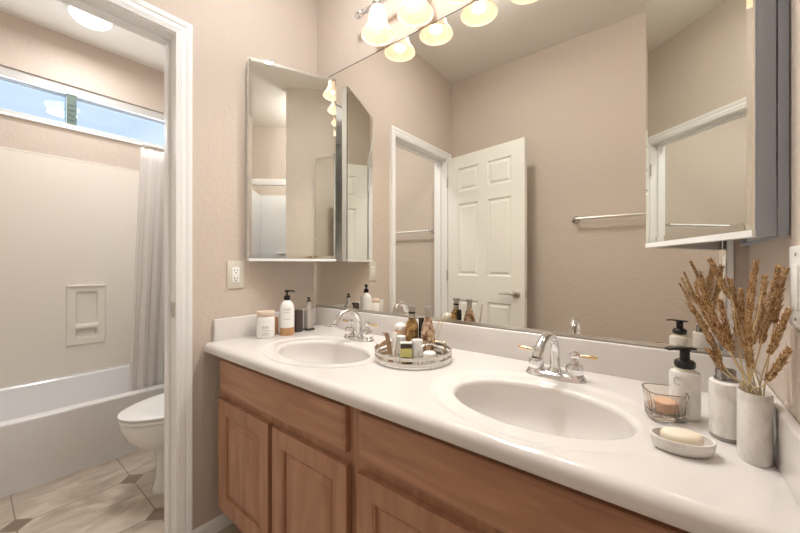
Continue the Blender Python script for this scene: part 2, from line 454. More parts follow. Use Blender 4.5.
# ------------------------------------------------------------------ countertop
ZT = .813; YF = -.582
ct = thing('countertop', 'glossy white one-piece vanity top with two oval basins and backsplash', 'countertop', (L/2, -.29, .773))
sinks = [(.474, -.345), (1.266, -.350)]
SA, SB = .203, .138
bm = nb()
y_flat = YF+.022
xa, xb = .0012, L-.0012
regions = [(.478-.31, .478+.31), (1.270-.30, 1.270+.30)]
def topz(cx, cy, x, y):
    """shallow dished ring round each basin"""
    q = math.hypot((x-cx)/(SA+.062), (y-cy)/(SB+.062))
    s = min(1, max(0, (q-.93)/.10)); s = s*s*(3-2*s)
    return ZT-.0035*(1-s)
NS = 128
for (cx, cy), (x0, x1) in zip(sinks, regions):
    SA = .212 if cx < .8 else .203
    y0, y1 = y_flat, -.002
    def edge(a):
        dx, dy = math.cos(a), math.sin(a)
        tx = ((x1-cx)/dx if dx > 0 else (x0-cx)/dx) if abs(dx) > 1e-9 else 1e9
        ty = ((y1-cy)/dy if dy > 0 else (y0-cy)/dy) if abs(dy) > 1e-9 else 1e9
        k = min(tx, ty); return cx+dx*k, cy+dy*k
    angs = [2*PI*i/NS for i in range(NS)]
    for corner in ((x0, y0), (x1, y0), (x1, y1), (x0, y1)):
        ca = math.atan2(corner[1]-cy, corner[0]-cx) % (2*PI)
        i = min(range(NS), key=lambda k: abs(angs[k]-ca)); angs[i] = ca
    rings = []
    # basin lip going down then outwards to the rectangle
    lip = [(-.004, -.012), (-.002, -.005), (.002, -.0015), (.008, 0)]
    for off, dz in lip:
        rings.append([Vector((cx+(SA+off)*math.cos(math.atan2(math.sin(a)/SB, math.cos(a)/SA)), cy+(SB+off)*math.sin(math.atan2(math.sin(a)/SB, math.cos(a)/SA)), topz(cx, cy, cx, cy)+dz)) for a in angs])
    inner = rings[-1]
    for k in range(1, 25):
        s = k/24
        ring = []
        for i, a in enumerate(angs):
            ex, ey = edge(a)
            # first follow the ellipse offset to ring, then blend
            px = inner[i].x+(ex-inner[i].x)*s; py = inner[i].y+(ey-inner[i].y)*s
            ring.append(Vector((px, py, topz(cx, cy, px, py) if k < 24 else (ZT if True else 0))))
        rings.append(ring)
    loops(bm, rings)
for x0, x1 in ((xa, regions[0][0]), (regions[0][1], regions[1][0]), (regions[1][1], xb)):
    bm.faces.new([bm.verts.new(p) for p in ((x0, y_flat, ZT), (x1, y_flat, ZT), (x1, -.002, ZT), (x0, -.002, ZT))])
fp = [(y_flat, ZT)]
for k in range(1, 9):
    a = k/8*PI/2; fp.append((y_flat-.022*math.sin(a), ZT-.020*(1-math.cos(a))))
for k in range(1, 5):
    a = k/4*PI/2; fp.append((YF+.008*(1-math.cos(a)), ZT-.032-.0075*math.sin(a)))
fp.append((-.50, ZT-.0395))
loops(bm, [[Vector((x, y, z)) for y, z in fp] for x in (xa, xb)], False)
for x in (xa, xb):
    bm.faces.new([bm.verts.new((x, y, z)) for y, z in fp])
obj('top', bm, 'counter', ct, smooth=True, angle=50)
for (cx, cy) in sinks:
    SA = .212 if cx < .8 else .203
    bm = nb(); rings = []
    z0 = ZT-.0035-.010
    for s in range(15):
        q = s/14
        rr = 1-.86*q**1.6*(1 if q < 1 else 1)
        # bowl: steep near the rim, flat near the drain
        rad = math.cos(q*PI/2*.93); dep = .135*math.sin(min(1, q*1.02)*PI/2)**.8
        rings.append([Vector((cx+(SA-.0035)*max(rad, .1)*math.cos(2*PI*i/96), cy+.0*q+(SB-.0035)*max(rad, .12)*math.sin(2*PI*i/96)+.012*q, z0-dep)) for i in range(96)])
    loops(bm, rings, True, False, True)
    bs = obj('basin', bm, 'counter', ct, smooth=True, angle=80)
    bm = nb(); lathe(bm, cx, cy+.012, [(.024, z0-.134), (.024, z0-.131), (.019, z0-.1295), (.017, z0-.133), (.002, z0-.131)], 24)
    obj('drain', bm, 'chrome', bs, smooth=True)
bm = nb(); box(bm, xa, xb, -.018, -.0015, ZT-.002, .909, .004, 3); obj('backsplash', bm, 'counter', ct, smooth=True)
bm = nb(); box(bm, .0012, .018, -.547, -.018, ZT-.002, .907, .004, 3); obj('side_splash', bm, 'counter', ct, smooth=True)
bm = nb(); box(bm, L-.016, L-.0012, -.557, -.018, ZT-.002, .907, .004, 3); obj('side_splash', bm, 'counter', ct, smooth=True)

# ------------------------------------------------------------------ big wall mirror
mr = thing('wall_mirror', 'large frameless mirror filling the wall above the vanity', 'mirror', (.82, 0, .915))
bm = nb(); box(bm, .0015, 1.633, -.006, -.001, .918, 2.130, .0008, 1); obj('glass', bm, 'mirror', mr)
bm = nb(); box(bm, .0015, 1.633, -.009, -.001, .912, .918); box(bm, .0015, 1.633, -.009, -.0065, .918, .922); obj('bottom_channel', bm, 'nickel', mr)
bm = nb(); box(bm, .0015, 1.633, -.0068, -.001, 2.1302, 2.1325); obj('top_edge', bm, 'dark', mr)
for q in (.3, .85, 1.4):
    pass

# ------------------------------------------------------------------ medicine cabinets on the side walls
def med_cab(side, z0, h, f, label):
    fx_ = (lambda x: x) if side < 0 else (lambda x: L-x)
    z1 = z0+.913
    h = Vector(h); f = Vector(f); u = (f-h).normalized(); n = Vector((u.y, -u.x)); wd = (f-h).length
    t_ = thing('medicine_cabinet', label, 'cabinet', (fx_(0), h.y+.2, z0), 'mirrored medicine cabinets')
    def bx(bm, x0, x1, *r, **k):
        a, b = sorted((fx_(x0), fx_(x1))); box(bm, a, b, *r, **k)
    y0, y1, d = h.y+.012, min(h.y+.39, -.012), .014
    bm = nb(); th = .004
    bx(bm, .0015, d, y0, y0+th, z0, z1); bx(bm, .0015, d, y1-th, y1, z0, z1)
    bx(bm, .0015, d, y0+th, y1-th, z0, z0+th); bx(bm, .0015, d, y0+th, y1-th, z1-th, z1); bx(bm, .0015, .004, y0+th, y1-th, z0+th, z1-th)
    obj('body', bm, 'cabgrey' if side > 0 else 'cabwhite', t_)
    bm = nb(); bx(bm, .0042, .0052, y0+.0045, y1-.0045, z0+.0045, z1-.0045); obj('lining', bm, 'cabwhite', t_)
    for k in (1, 2, 3):
        bm = nb(); bx(bm, .0055, d-.001, y0+.005, y1-.005, z0+k*.228, z0+k*.228+.005); obj('shelf', bm, 'cabwhite', t_)
    def pt(s, o, z):
        p = h+u*s+n*o; return Vector((fx_(p.x), p.y, z))
    # deep door pan behind the glass
    bm = nb()
    loops(bm, [[pt(.001, -.005, z), pt(wd-.001, -.005, z), pt(wd-.001, -.032, z), pt(.001, -.032, z)] for z in (z0+.001, z1-.001)], True, True, True)
    dd = obj('door', bm, 'cabwhite', t_)
    bm = nb(); loops(bm, [[pt(-.0015, -.005, z), pt(.001, -.005, z), pt(.001, -.031, z), pt(-.0015, -.031, z)] for z in (z0, z1)], True, True, True)
    obj('side_trim', bm, 'cabgrey' if side > 0 else 'cabwhite', dd)
    bm = nb(); b_ = .013; e = .0009
    zb_ = z0+.012
    rr = lambda s, o: [pt(s, o, zb_+s), pt(wd-s, o, zb_+s), pt(wd-s, o, z1-s), pt(s, o, z1-s)]
    loops(bm, [rr(0, -.0048), rr(0, -e), rr(b_, 0)], True, True, True)
    obj('mirror', bm, 'mirror2', dd)
    bm = nb(); loops(bm, [[pt(0, .0005, z), pt(wd, .0005, z), pt(wd, -.0048, z), pt(0, -.0048, z)] for z in (z0, z0+.0115)], True, True, True); obj('bottom_rail', bm, 'cabwhite', dd)
    for z in (z0+.12, z0+.46, z1-.12):
        bm = nb(); a = pt(.006, -.0345, z); lathe(bm, a.x, a.y, [(.004, z-.02), (.004, z+.02)], 10)
        obj('hinge', bm, 'chrome', t_, smooth=True)
med_cab(-1, 1.155, (.046, -.413), (.207, -.045), 'mirrored medicine cabinet on the left wall, door ajar, outlet beside it')
med_cab(1, 1.187, (.045, -.383), (.205, -.022), 'mirrored medicine cabinet on the right wall above the wheat vase, door ajar')

# ------------------------------------------------------------------ vanity light bar with four bell shades
vl = thing('vanity_light', 'chrome vanity light bar with lit alabaster bell shades above the mirror', 'light fixture', (.82, 0, 2.29))
BZ, BY = 2.300, -.062
bm = nb(); box(bm, .66, .98, -.022, -.001, 2.27, 2.38, .008, 3); obj('wall_plate', bm, 'chrome', vl, smooth=True)
bm = nb()
tube(bm, [(.395, BY, BZ), (.41, BY, BZ), (1.24, BY, BZ), (1.255, BY, BZ)], .010, 16)
for xe, s in ((.395, -1), (1.255, 1)):
    for k, (rr, dx) in enumerate(((.017, 0), (.012, .012), (.016, .024), (.007, .034))):
        bmesh.ops.create_uvsphere(bm, u_segments=16, v_segments=10, radius=rr, matrix=Matrix.Translation((xe+s*(-dx*-.6), BY, BZ)))
for x in [.43+.03*k for k in range(27)]:
    tube(bm, [(x, BY, BZ), (x+.006, BY, BZ)], .0125, 14)
obj('bar', bm, 'chrome', vl, smooth=True)
for x in (.74, .90):
    bm = nb(); tube(bm, [(x, -.02, BZ), (x, BY, BZ)], .008, 12); obj('bracket', bm, 'chrome', vl, smooth=True)
for bx_ in (.523, .724, .925, 1.122):
    by = -.083; rz = 2.136
    bm = nb()
    lathe(bm, bx_, by, [(.006, 2.292), (.022, 2.285), (.026, 2.276), (.024, 2.262), (.020, 2.258)], 24)
    tube(bm, curve([(bx_, BY, BZ), (bx_, by-.003, BZ+.004), (bx_, by, 2.288)], 5), .007, 10)
    so = obj('socket_cup', bm, 'chrome', vl, smooth=True)
    pr = [(.023, 2.262), (.030, 2.256), (.037, 2.242), (.041, 2.222), (.0435, 2.200), (.047, 2.184), (.054, 2.168), (.0645, 2.152), (.0715, 2.142), (.0735, 2.136)]
    bm = nb()
    lathe(bm, bx_, by, pr+[(.0715, 2.1355)]+[(r_-.0035, z) for r_, z in pr[::-1][1:]], 40, cap0=False, cap1=False)
    sh = obj('shade', bm, 'shade', vl, smooth=True, angle=80)
    bm = nb(); lathe(bm, bx_, by, [(.012, 2.262), (.013, 2.245), (.021, 2.225), (.027, 2.205), (.025, 2.188), (.015, 2.176), (.004, 2.173)], 20)
    obj('bulb', bm, 'bulb', vl, smooth=True)
    l = bpy.data.lights.new('bulb_light', 'AREA'); l.shape = 'DISK'; l.size = .05; l.energy = 2.2; l.color = (1, .935, .86); l.spread = math.radians(150)
    lo = bpy.data.objects.new('bulb_light', l); C.objects.link(lo); lo.parent = vl; lo.location = Vector((bx_, by, 2.158))-vl.location

# ------------------------------------------------------------------ ceiling fixtures: bathtub dome, the other three added out of view for fill
def dome(name, x, y, r_, label):
    t_ = thing(name, label, 'light fixture', (x, y, ZC))
    bm = nb(); lathe(bm, x, y, [(r_*1.04, ZC-.0005), (r_*1.04, ZC-.018), (r_*.98, ZC-.022)], 40); obj('canopy', bm, 'white', t_, smooth=True)
    bm = nb(); lathe(bm, x, y, [(r_, ZC-.020)]+[(r_*math.cos(a), ZC-.022-.055*math.sin(a)) for a in [k*PI/2/8 for k in range(1, 8)]]+[(.004, ZC-.077)], 40)
    obj('glass_dome', bm, 'dome', t_, smooth=True)
dome('ceiling_light', -1.40, -.70, .105, 'round lit dome light on the ceiling over the bathtub')
dome('ceiling_light', 2.15, -.42, .13, 'added round fill dome on the ceiling, hidden beyond the right wall')
dome('ceiling_light', .72, -.52, .11, 'added round fill dome on the ceiling over the vanity, out of view')
dome('ceiling_light', -.50, -.60, .13, 'added round fill dome on the ceiling over the toilet, out of view')

# ------------------------------------------------------------------ outlets, switch
def wall_plate(x, yc, zc, s, label, kind):
    t_ = thing('electrical_outlet' if kind == 'outlet' else 'light_switch', label, 'outlet' if kind == 'outlet' else 'switch', (x, yc, zc-.06))
    bm = nb(); a, b = sorted((x+s*.0005, x+s*.006)); box(bm, a, b, yc-.037, yc+.037, zc-.061, zc+.061, .0022, 2); obj('plate', bm, 'almond' if s > 0 else 'white', t_, smooth=True)
    bm = nb(); a, b = sorted((x+s*.005, x+s*.0085)); box(bm, a, b, yc-.0165, yc+.0165, zc-.033, zc+.033, .001, 2); ins = obj('receptacle' if kind == 'outlet' else 'rocker', bm, 'white', t_, smooth=True)
    if kind == 'outlet':
        bm = nb(); a, b = sorted((x+s*.0084, x+s*.0092))
        for zz in (zc+.015, zc-.020):
            box(bm, a, b, yc-.0075, yc-.0055, zz, zz+.009); box(bm, a, b, yc+.0055, yc+.0075, zz+.001, zz+.008); box(bm, a, b, yc-.0025, yc+.0025, zz-.008, zz-.004)
        obj('slots', bm, 'dark', ins)
    a, b = sorted((x+s*.0058, x+s*.0072))
    for zz in (zc-.048, zc+.048):
        bm = nb(); box(bm, a, b, yc-.0025, yc+.0025, zz-.0025, zz+.0025, .0008); obj('screw', bm, 'nickel', t_)
wall_plate(0, -.452, 1.094, 1, 'two-socket outlet with almond plate on the left wall', 'outlet')
wall_plate(L, -.43, 1.108, -1, 'white rocker switch plate on the right wall at picture edge', 'switch')

# ------------------------------------------------------------------ towel bars
def towel_bar(x0, x1, z, label):
    t_ = thing('towel_bar', label, 'towel bar', ((x0+x1)/2, -1.5, z))
    bm = nb(); tube(bm, [(x0-.012, -1.44, z), (x1+.012, -1.44, z)], .0095, 14); obj('bar', bm, 'barmetal', t_, smooth=True)
    for x in (x0, x1):
        bm = nb(); ly(bm, (x, 0, z), [(.026, -1.4995), (.026, -1.494), (.018, -1.487), (.010, -1.480), (.009, -1.455), (.013, -1.447), (.013, -1.434), (.006, -1.428)])
        obj('post', bm, 'chrome', t_, smooth=True)
towel_bar(1.0, 1.61, 1.455, 'chrome towel bar on the wall right of the open door, seen in the mirror')
towel_bar(-.88, -.20, 1.447, 'chrome towel bar inside the toilet room, seen through the doorway in the mirror')

# ------------------------------------------------------------------ tub, surround, niche
T = 1.023
tb = thing('bathtub', 'white alcove bathtub with a plain apron under the high window', 'bathtub', (-(T+X)/2, -.75, 0))
bm = nb()
y0, y1 = -1.498, -.002; xo0, xo1 = -1.818, -T
def rrect(x0, x1, y0, y1, r_, z, n=8):
    out = []
    for (cx, cy, a0) in ((x1-r_, y1-r_, 0), (x0+r_, y1-r_, PI/2), (x0+r_, y0+r_, PI), (x1-r_, y0+r_, 1.5*PI)):
        for k in range(n): a = a0+k/(n-1)*PI/2; out.append(Vector((cx+r_*math.cos(a), cy+r_*math.sin(a), z)))
    return out
zr = .358
rings = [rrect(xo0, xo1-.012, y0, y1, .002, 0), rrect(xo0, xo1-.012, y0, y1, .002, .07), rrect(xo0, xo1-.004, y0, y1, .002, .10), rrect(xo0, xo1, y0, y1, .002, zr-.03),
         rrect(xo0, xo1+.001, y0, y1, .003, zr-.008), rrect(xo0, xo1-.004, y0, y1, .004, zr-.001), rrect(xo0+.002, xo1-.012, y0+.002, y1-.002, .006, zr),
         rrect(xo0+.055, xo1-.060, y0+.10, y1-.10, .09, zr-.001), rrect(xo0+.064, xo1-.070, y0+.11, y1-.11, .09, zr-.010), rrect(xo0+.075, xo1-.082, y0+.14, y1-.14, .09, zr-.10),
         rrect(xo0+.11, xo1-.12, y0+.22, y1-.17, .10, .09), rrect(xo0+.16, xo1-.17, y0+.28, y1-.22, .10, .062)]
loops(bm, rings, True, True, True); obj('tub_shell', bm, 'tub', tb, smooth=True, angle=35)
bm = nb(); lathe(bm, -1.42, -.30, [(.03, .0615), (.03, .066), (.02, .068)], 20); obj('drain', bm, 'chrome', tb, smooth=True)

sr = thing('bathtub_surround', 'cream acrylic wall panels with moulded soap niche round the bathtub', 'shower surround', (-X, -.75, zr))
bm = nb()
panel_slab(bm, (-1.815, y0, zr-.02), (0, 1, 0), (0, 0, 1), (1, 0, 0), y1-y0, 1.885-zr+.02, .006,
           [(-.716-y0-.002, -.591-y0+.002, .615-zr+.02-.012, .945-zr+.02+.004)], [(0.0, .001)], False)
# leave a real opening: remove the panel cap faces
dl = [f for f in bm.faces if abs(f.calc_center_median().x+1.816) < .0004 and f.calc_area() < .06 and -.71 < f.calc_center_median().y < -.60]
bmesh.ops.delete(bm, geom=dl, context='FACES')
box(bm, -1.819, -1.8135, y0, y1, 1.878, 1.888, .001)
obj('back_panel', bm, 'surround', sr)
for a_, b_ in ((y1-.008, y1), (y0, y0+.008)):
    bm = nb(); box(bm, -1.814, -1.03, a_, b_, zr, 1.885, .003); obj('end_panel', bm, 'surround', sr)
bm = nb()
nx = -1.802; ny0, ny1, nz0, nz1 = -.757, -.553, .565, .985
def yr(y0_, y1_, z0_, z1_, r_, x, n=6):
    return [Vector((x, p.x, p.y)) for p in rrect(y0_, y1_, z0_, z1_, r_, 0, n)]
pk = [(-.716, -.591, .70, .945), (-.716, -.591, .607, .672)]
zs_ = [nz0, pk[1][2], pk[1][3], pk[0][2], pk[0][3], nz1]
def q4(a, b, c0, c1, x): bm.faces.new([bm.verts.new((x, *p)) for p in ((a, c0), (b, c0), (b, c1), (a, c1))])
for i in range(5):
    if i in (1, 3):
        q4(ny0, pk[0][0], zs_[i], zs_[i+1], nx); q4(pk[0][1], ny1, zs_[i], zs_[i+1], nx)
    else: q4(ny0, ny1, zs_[i], zs_[i+1], nx)
loops(bm, [[Vector((x, a, b)) for a, b in ((ny0-d, nz0-d), (ny1+d, nz0-d), (ny1+d, nz1+d), (ny0-d, nz1+d))] for x, d in ((nx, 0), (nx-.004, .004), (-1.815, .005))])
for a, b, c0, c1 in pk:
    R_ = []
    for s, x, r_ in ((0, nx, .0005), (.002, nx-.002, .018), (.008, nx-.012, .024), (.012, nx-.042, .022), (.020, nx-.052, .012)):
        R_.append(yr(a+s, b-s, c0+s, c1-s, r_, x))
    loops(bm, R_, True, False, True)
box(bm, nx-.004, nx+.012, ny0-.004, ny1+.004, nz1-.008, nz1+.004, .003); box(bm, nx-.004, nx+.010, -.718, -.589, .678, .694, .003)
obj('soap_niche', bm, 'surround', sr, smooth=True, angle=30)

# curtain
def cloth(name, ya, yb, xa_, xb_, amp, folds, z0_, z1_, mt, parent):
    bm = nb(); nU, nV = folds*12, 24; rings = []
    for j in range(nV+1):
        v = j/nV; z = z0_+(z1_-z0_)*v; ring = []
        for i in range(nU+1):
            u = i/nU
            y = ya+(yb-ya)*u-.03*(1-v)*(1-u); xx = xa_+(xb_-xa_)*v
            ring.append(Vector((xx+amp*(.6+.4*(1-v))*math.sin(u*folds*2*PI+.5*math.sin(3*v)), y+.006*math.sin(u*folds*4*PI), z+.002*math.sin(u*40))))
        rings.append(ring)
    loops(bm, rings, False)
    o = obj(name, bm, mt, parent, smooth=True, angle=180)
    sm_ = o.modifiers.new('thickness', 'SOLIDIFY'); sm_.thickness = .0012
    return o
cu = thing('shower_curtain', 'white shower curtain bunched at the faucet end of the bathtub', 'curtain', (-1.1, -.35, 1.88))
cloth('curtain_cloth', -.545, -.30, -1.125, -.985, .012, 5, .20, 1.845, 'curtain', cu)
cloth('curtain_liner', -.47, -.12, -1.145, -1.03, .009, 6, .17, 1.84, 'liner', cu)
for k in range(6):
    bm = nb()
    yy = -.525+k*.07
    for q in range(12):
        a = q/12*2*PI; b_ = (q+1)/12*2*PI
        tube(bm, [(-.985+.016*math.cos(a), yy, 1.862+.016*math.sin(a)), (-.985+.016*math.cos(b_), yy, 1.862+.016*math.sin(b_))], .0016, 6)
    obj('ring', bm, 'white', cu, smooth=True)
bm = nb(); tube(bm, [(-.985, -.535, 1.868), (-.985, -.012, 1.868)], .0095, 14); lathe(bm, 0, 0, [(.022, 0), (.022, .006), (.012, .01)], 20, mtx=Matrix.Translation((-.985, -.001, 1.868)) @ Matrix.Rotation(PI/2, 4, 'X'))
tag(obj('curtain_rod', bm, 'white', smooth=True), 'short white rod carrying the shower curtain', 'curtain rod')

# ------------------------------------------------------------------ toilet
tl = thing('toilet', 'white toilet with closed lid beside the bathtub', 'toilet', (-.505, -.40, 0))
def egg(cx, yb, yf, hw, z, n=48, p=1.0):
    """egg outline from back yb to front tip yf (front = -y), half width hw"""
    out = []
    ym = yb+(yf-yb)*.42
    for i in range(n):
        a = 2*PI*i/n; c_, s_ = math.cos(a), math.sin(a)
        y = ym+(yb-ym)*abs(s_)**.8*1 if s_ > 0 else ym+(yf-ym)*abs(s_)
        out.append(Vector((cx+hw*math.copysign(abs(c_)**(.8 if s_ > 0 else 1), c_), y, z)))
    return out
cx = -.505
bm = nb()
loops(bm, [egg(cx, -.13, -.62, .108, 0), egg(cx, -.13, -.62, .106, .02), egg(cx, -.14, -.605, .092, .06), egg(cx, -.15, -.60, .088, .16), egg(cx, -.16, -.615, .100, .20),
           egg(cx, -.18, -.68, .145, .25), egg(cx, -.20, -.725, .175, .30), egg(cx, -.215, -.745, .185, .35), egg(cx, -.215, -.748, .187, .375), egg(cx, -.22, -.742, .183, .384)], True, True, True)
obj('bowl', bm, 'porcelain', tl, smooth=True, angle=60)
bm = nb(); loops(bm, [egg(cx, -.225, -.745, .184, .3865), egg(cx, -.222, -.752, .190, .390), egg(cx, -.222, -.752, .190, .401), egg(cx, -.225, -.747, .186, .405)], True, True, True)
obj('seat', bm, 'white', tl, smooth=True, angle=60)
bm = nb(); loops(bm, [egg(cx, -.225, -.748, .186, .4075), egg(cx, -.222, -.755, .191, .412), egg(cx, -.222, -.755, .191, .419), egg(cx, -.23, -.735, .178, .427), egg(cx, -.26, -.68, .13, .432), egg(cx, -.33, -.57, .05, .434)], True, True, True)
obj('lid', bm, 'white', tl, smooth=True, angle=60)
bm = nb(); box(bm, cx-.21, cx+.21, -.215, -.012, .39, .74, .02, 3); obj('tank', bm, 'porcelain', tl, smooth=True)
bm = nb(); box(bm, cx-.22, cx+.22, -.225, -.006, .742, .775, .01, 3); obj('tank_lid', bm, 'porcelain', tl, smooth=True)
bm = nb(); box(bm, cx-.10, cx+.10, -.30, -.05, .20, .392, .03, 3); obj('bowl_neck', bm, 'porcelain', tl, smooth=True)
bm = nb(); box(bm, cx+.10, cx+.17, -.228, -.214, .67, .685, .003); obj('flush_lever', bm, 'chrome', tl, smooth=True)

# ------------------------------------------------------------------ shower stall seen only in the left cabinet mirror
ss = thing('shower_stall', 'white shower stall reflected in the left medicine cabinet mirror', 'shower', (3.0, -1.08, 0))
bm = nb()
box(bm, 3.42, 3.44, -1.44, -.72, .0, SZ); box(bm, 2.69, 3.42, -1.46, -1.44, 0, SZ); box(bm, 2.69, 3.42, -.72, -.70, 0, SZ); obj('wall_panels', bm, 'tub', ss)
bm = nb(); box(bm, 2.69, 3.42, -1.44, -.72, .0, .06, .01); box(bm, 2.69, 2.76, -1.44, -.72, .06, .15, .01); obj('pan', bm, 'tub', ss)
bm = nb(); box(bm, 2.55, 2.60, SY0, SY1, SZ-.05, SZ+.02, .005); obj('header_rail', bm, 'trim', ss)
bm = nb(); box(bm, 3.33, 3.42, -1.2, -.95, 1.28, 1.30, .005); obj('soap_ledge', bm, 'tub', ss)

# ------------------------------------------------------------------ faucets
def faucet(cx, cy, label):
    t_ = thing('faucet', label, 'faucet', (cx, cy, ZT), 'two-handle sink faucets')
    z = ZT-.0015
    bm = nb()
    pl = lambda a, b, zz: [Vector((cx+math.copysign(abs(math.cos(q))**.62, math.cos(q))*a, cy+math.copysign(abs(math.sin(q))**.75, math.sin(q))*b, zz)) for q in [2*PI*k/48 for k in range(48)]]
    loops(bm, [pl(.083, .030, z), pl(.083, .030, z+.005), pl(.080, .027, z+.011), pl(.070, .021, z+.016), pl(.058, .016, z+.019)], True, True, True)
    obj('base_plate', bm, 'chrome', t_, smooth=True)
    for s in (-1, 1):
        hx_ = cx+s*.0525
        bm = nb(); lathe(bm, hx_, cy, [(.026, z+.010), (.0245, z+.016), (.021, z+.020), (.0235, z+.026), (.0245, z+.036), (.0215, z+.046), (.012, z+.050), (.010, z+.054), (.009, z+.062), (.0125, z+.067), (.0135, z+.073), (.010, z+.080), (.003, z+.083)], 24)
        hb = obj('handle', bm, 'chrome', t_, smooth=True)
        bm = nb(); a = Vector((hx_, cy, z+.071))
        d = Vector((s*1.0, .10*s if s > 0 else .05, .02))
        tube(bm, [a+d*.008, a+d*.018, a+d*.034, a+d*.050, a+d*.056], [.0045, .0042, .0055, .0065, .003], 12)
        obj('lever', bm, 'brass', hb, smooth=True)
    bm = nb()
    pts = [(cx, cy+.002, z+.012), (cx, cy+.003, z+.06), (cx, cy-.003, z+.092), (cx-.002, cy-.024, z+.119), (cx-.005, cy-.057, z+.129), (cx-.009, cy-.091, z+.119), (cx-.012, cy-.115, z+.097), (cx-.014, cy-.124, z+.080)]
    pp = curve(pts, 6); nn = len(pp)
    tube(bm, pp, [.0155-.0035*min(1, i/12)+.0022*max(0, (i-nn+12)/12) for i in range(nn)], 20)
    lathe(bm, cx, cy, [(.022, z+.012), (.019, z+.022), (.0165, z+.028)], 24)
    sp_ = obj('spout', bm, 'chrome', t_, smooth=True)
    bm = nb(); lathe(bm, cx-.014, cy-.125, [(.0135, z+.066), (.015, z+.068), (.015, z+.079), (.013, z+.082)], 20); obj('aerator', bm, 'chrome', sp_, smooth=True)
    bm = nb(); tube(bm, [(cx, cy+.020, z+.012), (cx, cy+.020, z+.045)], .002, 8); obj('lift_rod', bm, 'chrome', t_, smooth=True)
faucet(.452, -.128, 'chrome gooseneck faucet behind the left basin, farther from the camera')
faucet(1.257, -.126, 'chrome gooseneck faucet with brass-tinted levers behind the right basin')

# ------------------------------------------------------------------ left counter group
def print_lines(parent, cx, cy, r_, ang, zlist):
    """thin printed strokes wrapped on the cylinder, each a part"""
    for z, h_, hw in zlist:
        bm = nb(); n = 6
        loops(bm, [[Vector((cx+rr*math.cos(ang-hw+2*hw*k/n), cy+rr*math.sin(ang-hw+2*hw*k/n), zz)) for k in range(n+1)] for rr, zz in ((r_+.0003, z), (r_+.0003, z+h_))], False)
        obj('print', bm, 'ink', parent)
t_ = thing('candle_jar', 'white glass candle jar with a flat wooden lid, at the left wall', 'candle', (.098, -.362, ZT))
bm = nb(); lathe(bm, .098, -.362, [(.036, ZT+.0005), (.0385, ZT+.004), (.039, ZT+.012), (.039, ZT+.086), (.0375, ZT+.092), (.035, ZT+.094)], 36); obj('jar', bm, 'porcelain', t_, smooth=True)
bm = nb(); lathe(bm, .098, -.362, [(.0365, ZT+.0945), (.0365, ZT+.103), (.0385, ZT+.1035), (.0385, ZT+.115), (.0375, ZT+.117)], 36); obj('lid', bm, 'wood_lid', t_, smooth=True)
va = math.atan2(-1.19+.362, 1.52-.098)
print_lines(t_, .098, -.362, .039, va, [(ZT+.016, .0015, .45), (ZT+.023, .0015, .38), (ZT+.034, .002, .42)])
for k in range(5): print_lines(t_, .098, -.362, .039, va-.35+k*.15, [(ZT+.044, .010+.003*(k % 2), .03)])
t_ = thing('pump_bottle', 'white lotion pump bottle with black pump and amber foot, near the left wall', 'bottle', (.124, -.270, ZT))
cx_, cy_ = .124, -.270
bm = nb(); lathe(bm, cx_, cy_, [(.031, ZT+.0005), (.0335, ZT+.0043), (.0335, ZT+.0364)], 32, cap1=True); obj('amber_foot', bm, 'amber', t_, smooth=True)
bm = nb(); lathe(bm, cx_, cy_, [(.0335, ZT+.0369), (.0335, ZT+.1124), (.032, ZT+.1305), (.026, ZT+.1477), (.016, ZT+.1573), (.012, ZT+.1605)], 32); obj('body', bm, 'porcelain', t_, smooth=True)
bm = nb(); lathe(bm, cx_, cy_, [(.014, ZT+.1610), (.014, ZT+.1798), (.009, ZT+.1830), (.0045, ZT+.1840), (.0045, ZT+.1969), (.011, ZT+.1980), (.011, ZT+.2065), (.006, ZT+.2087)], 20)
tube(bm, [(cx_, cy_, ZT+.2033), (cx_+.022, cy_+.018, ZT+.2033), (cx_+.028, cy_+.022, ZT+.1990)], .0042, 10); obj('pump', bm, 'black', t_, smooth=True)
va = math.atan2(-1.19-cy_, 1.52-cx_)
print_lines(t_, cx_, cy_, .0335, va, [(ZT+.119, .0018, .5), (ZT+.106, .0015, .4), (ZT+.075, .0018, .45)])
bm = nb(); box(bm, .052, .090, -.318, -.292, ZT+.0005, ZT+.082, .004, 2)
tag(obj('soap_box', bm, 'amber', smooth=True), 'small tan box standing between candle jar and white pump bottle', 'box')
bm = nb(); box(bm, .086, .122, -.216, -.180, ZT+.0005, ZT+.106, .003, 2)
tag(obj('tall_box', bm, 'smokebox', smooth=True), 'dark grey upright box behind the white pump bottle', 'box')
t_ = thing('dispenser_bottle', 'pale frosted glass bottle with dark pump cap beside dark grey box', 'bottle', (.112, -.140, ZT))
bm = nb(); box(bm, .094, .132, -.160, -.120, ZT+.010, ZT+.102, .007, 3); obj('body', bm, 'frost', t_, smooth=True)
bm = nb(); box(bm, .092, .134, -.162, -.118, ZT+.0005, ZT+.0098, .004, 2); obj('base', bm, 'smokebox', t_, smooth=True)
bm = nb(); lathe(bm, .113, -.140, [(.018, ZT+.1022), (.015, ZT+.112), (.010, ZT+.135), (.009, ZT+.142)], 20); obj('neck', bm, 'frost', t_, smooth=True)
bm = nb(); lathe(bm, .113, -.140, [(.012, ZT+.1422), (.012, ZT+.148), (.004, ZT+.149), (.004, ZT+.156), (.008, ZT+.157), (.008, ZT+.163)], 16); obj('pump', bm, 'black', t_, smooth=True)

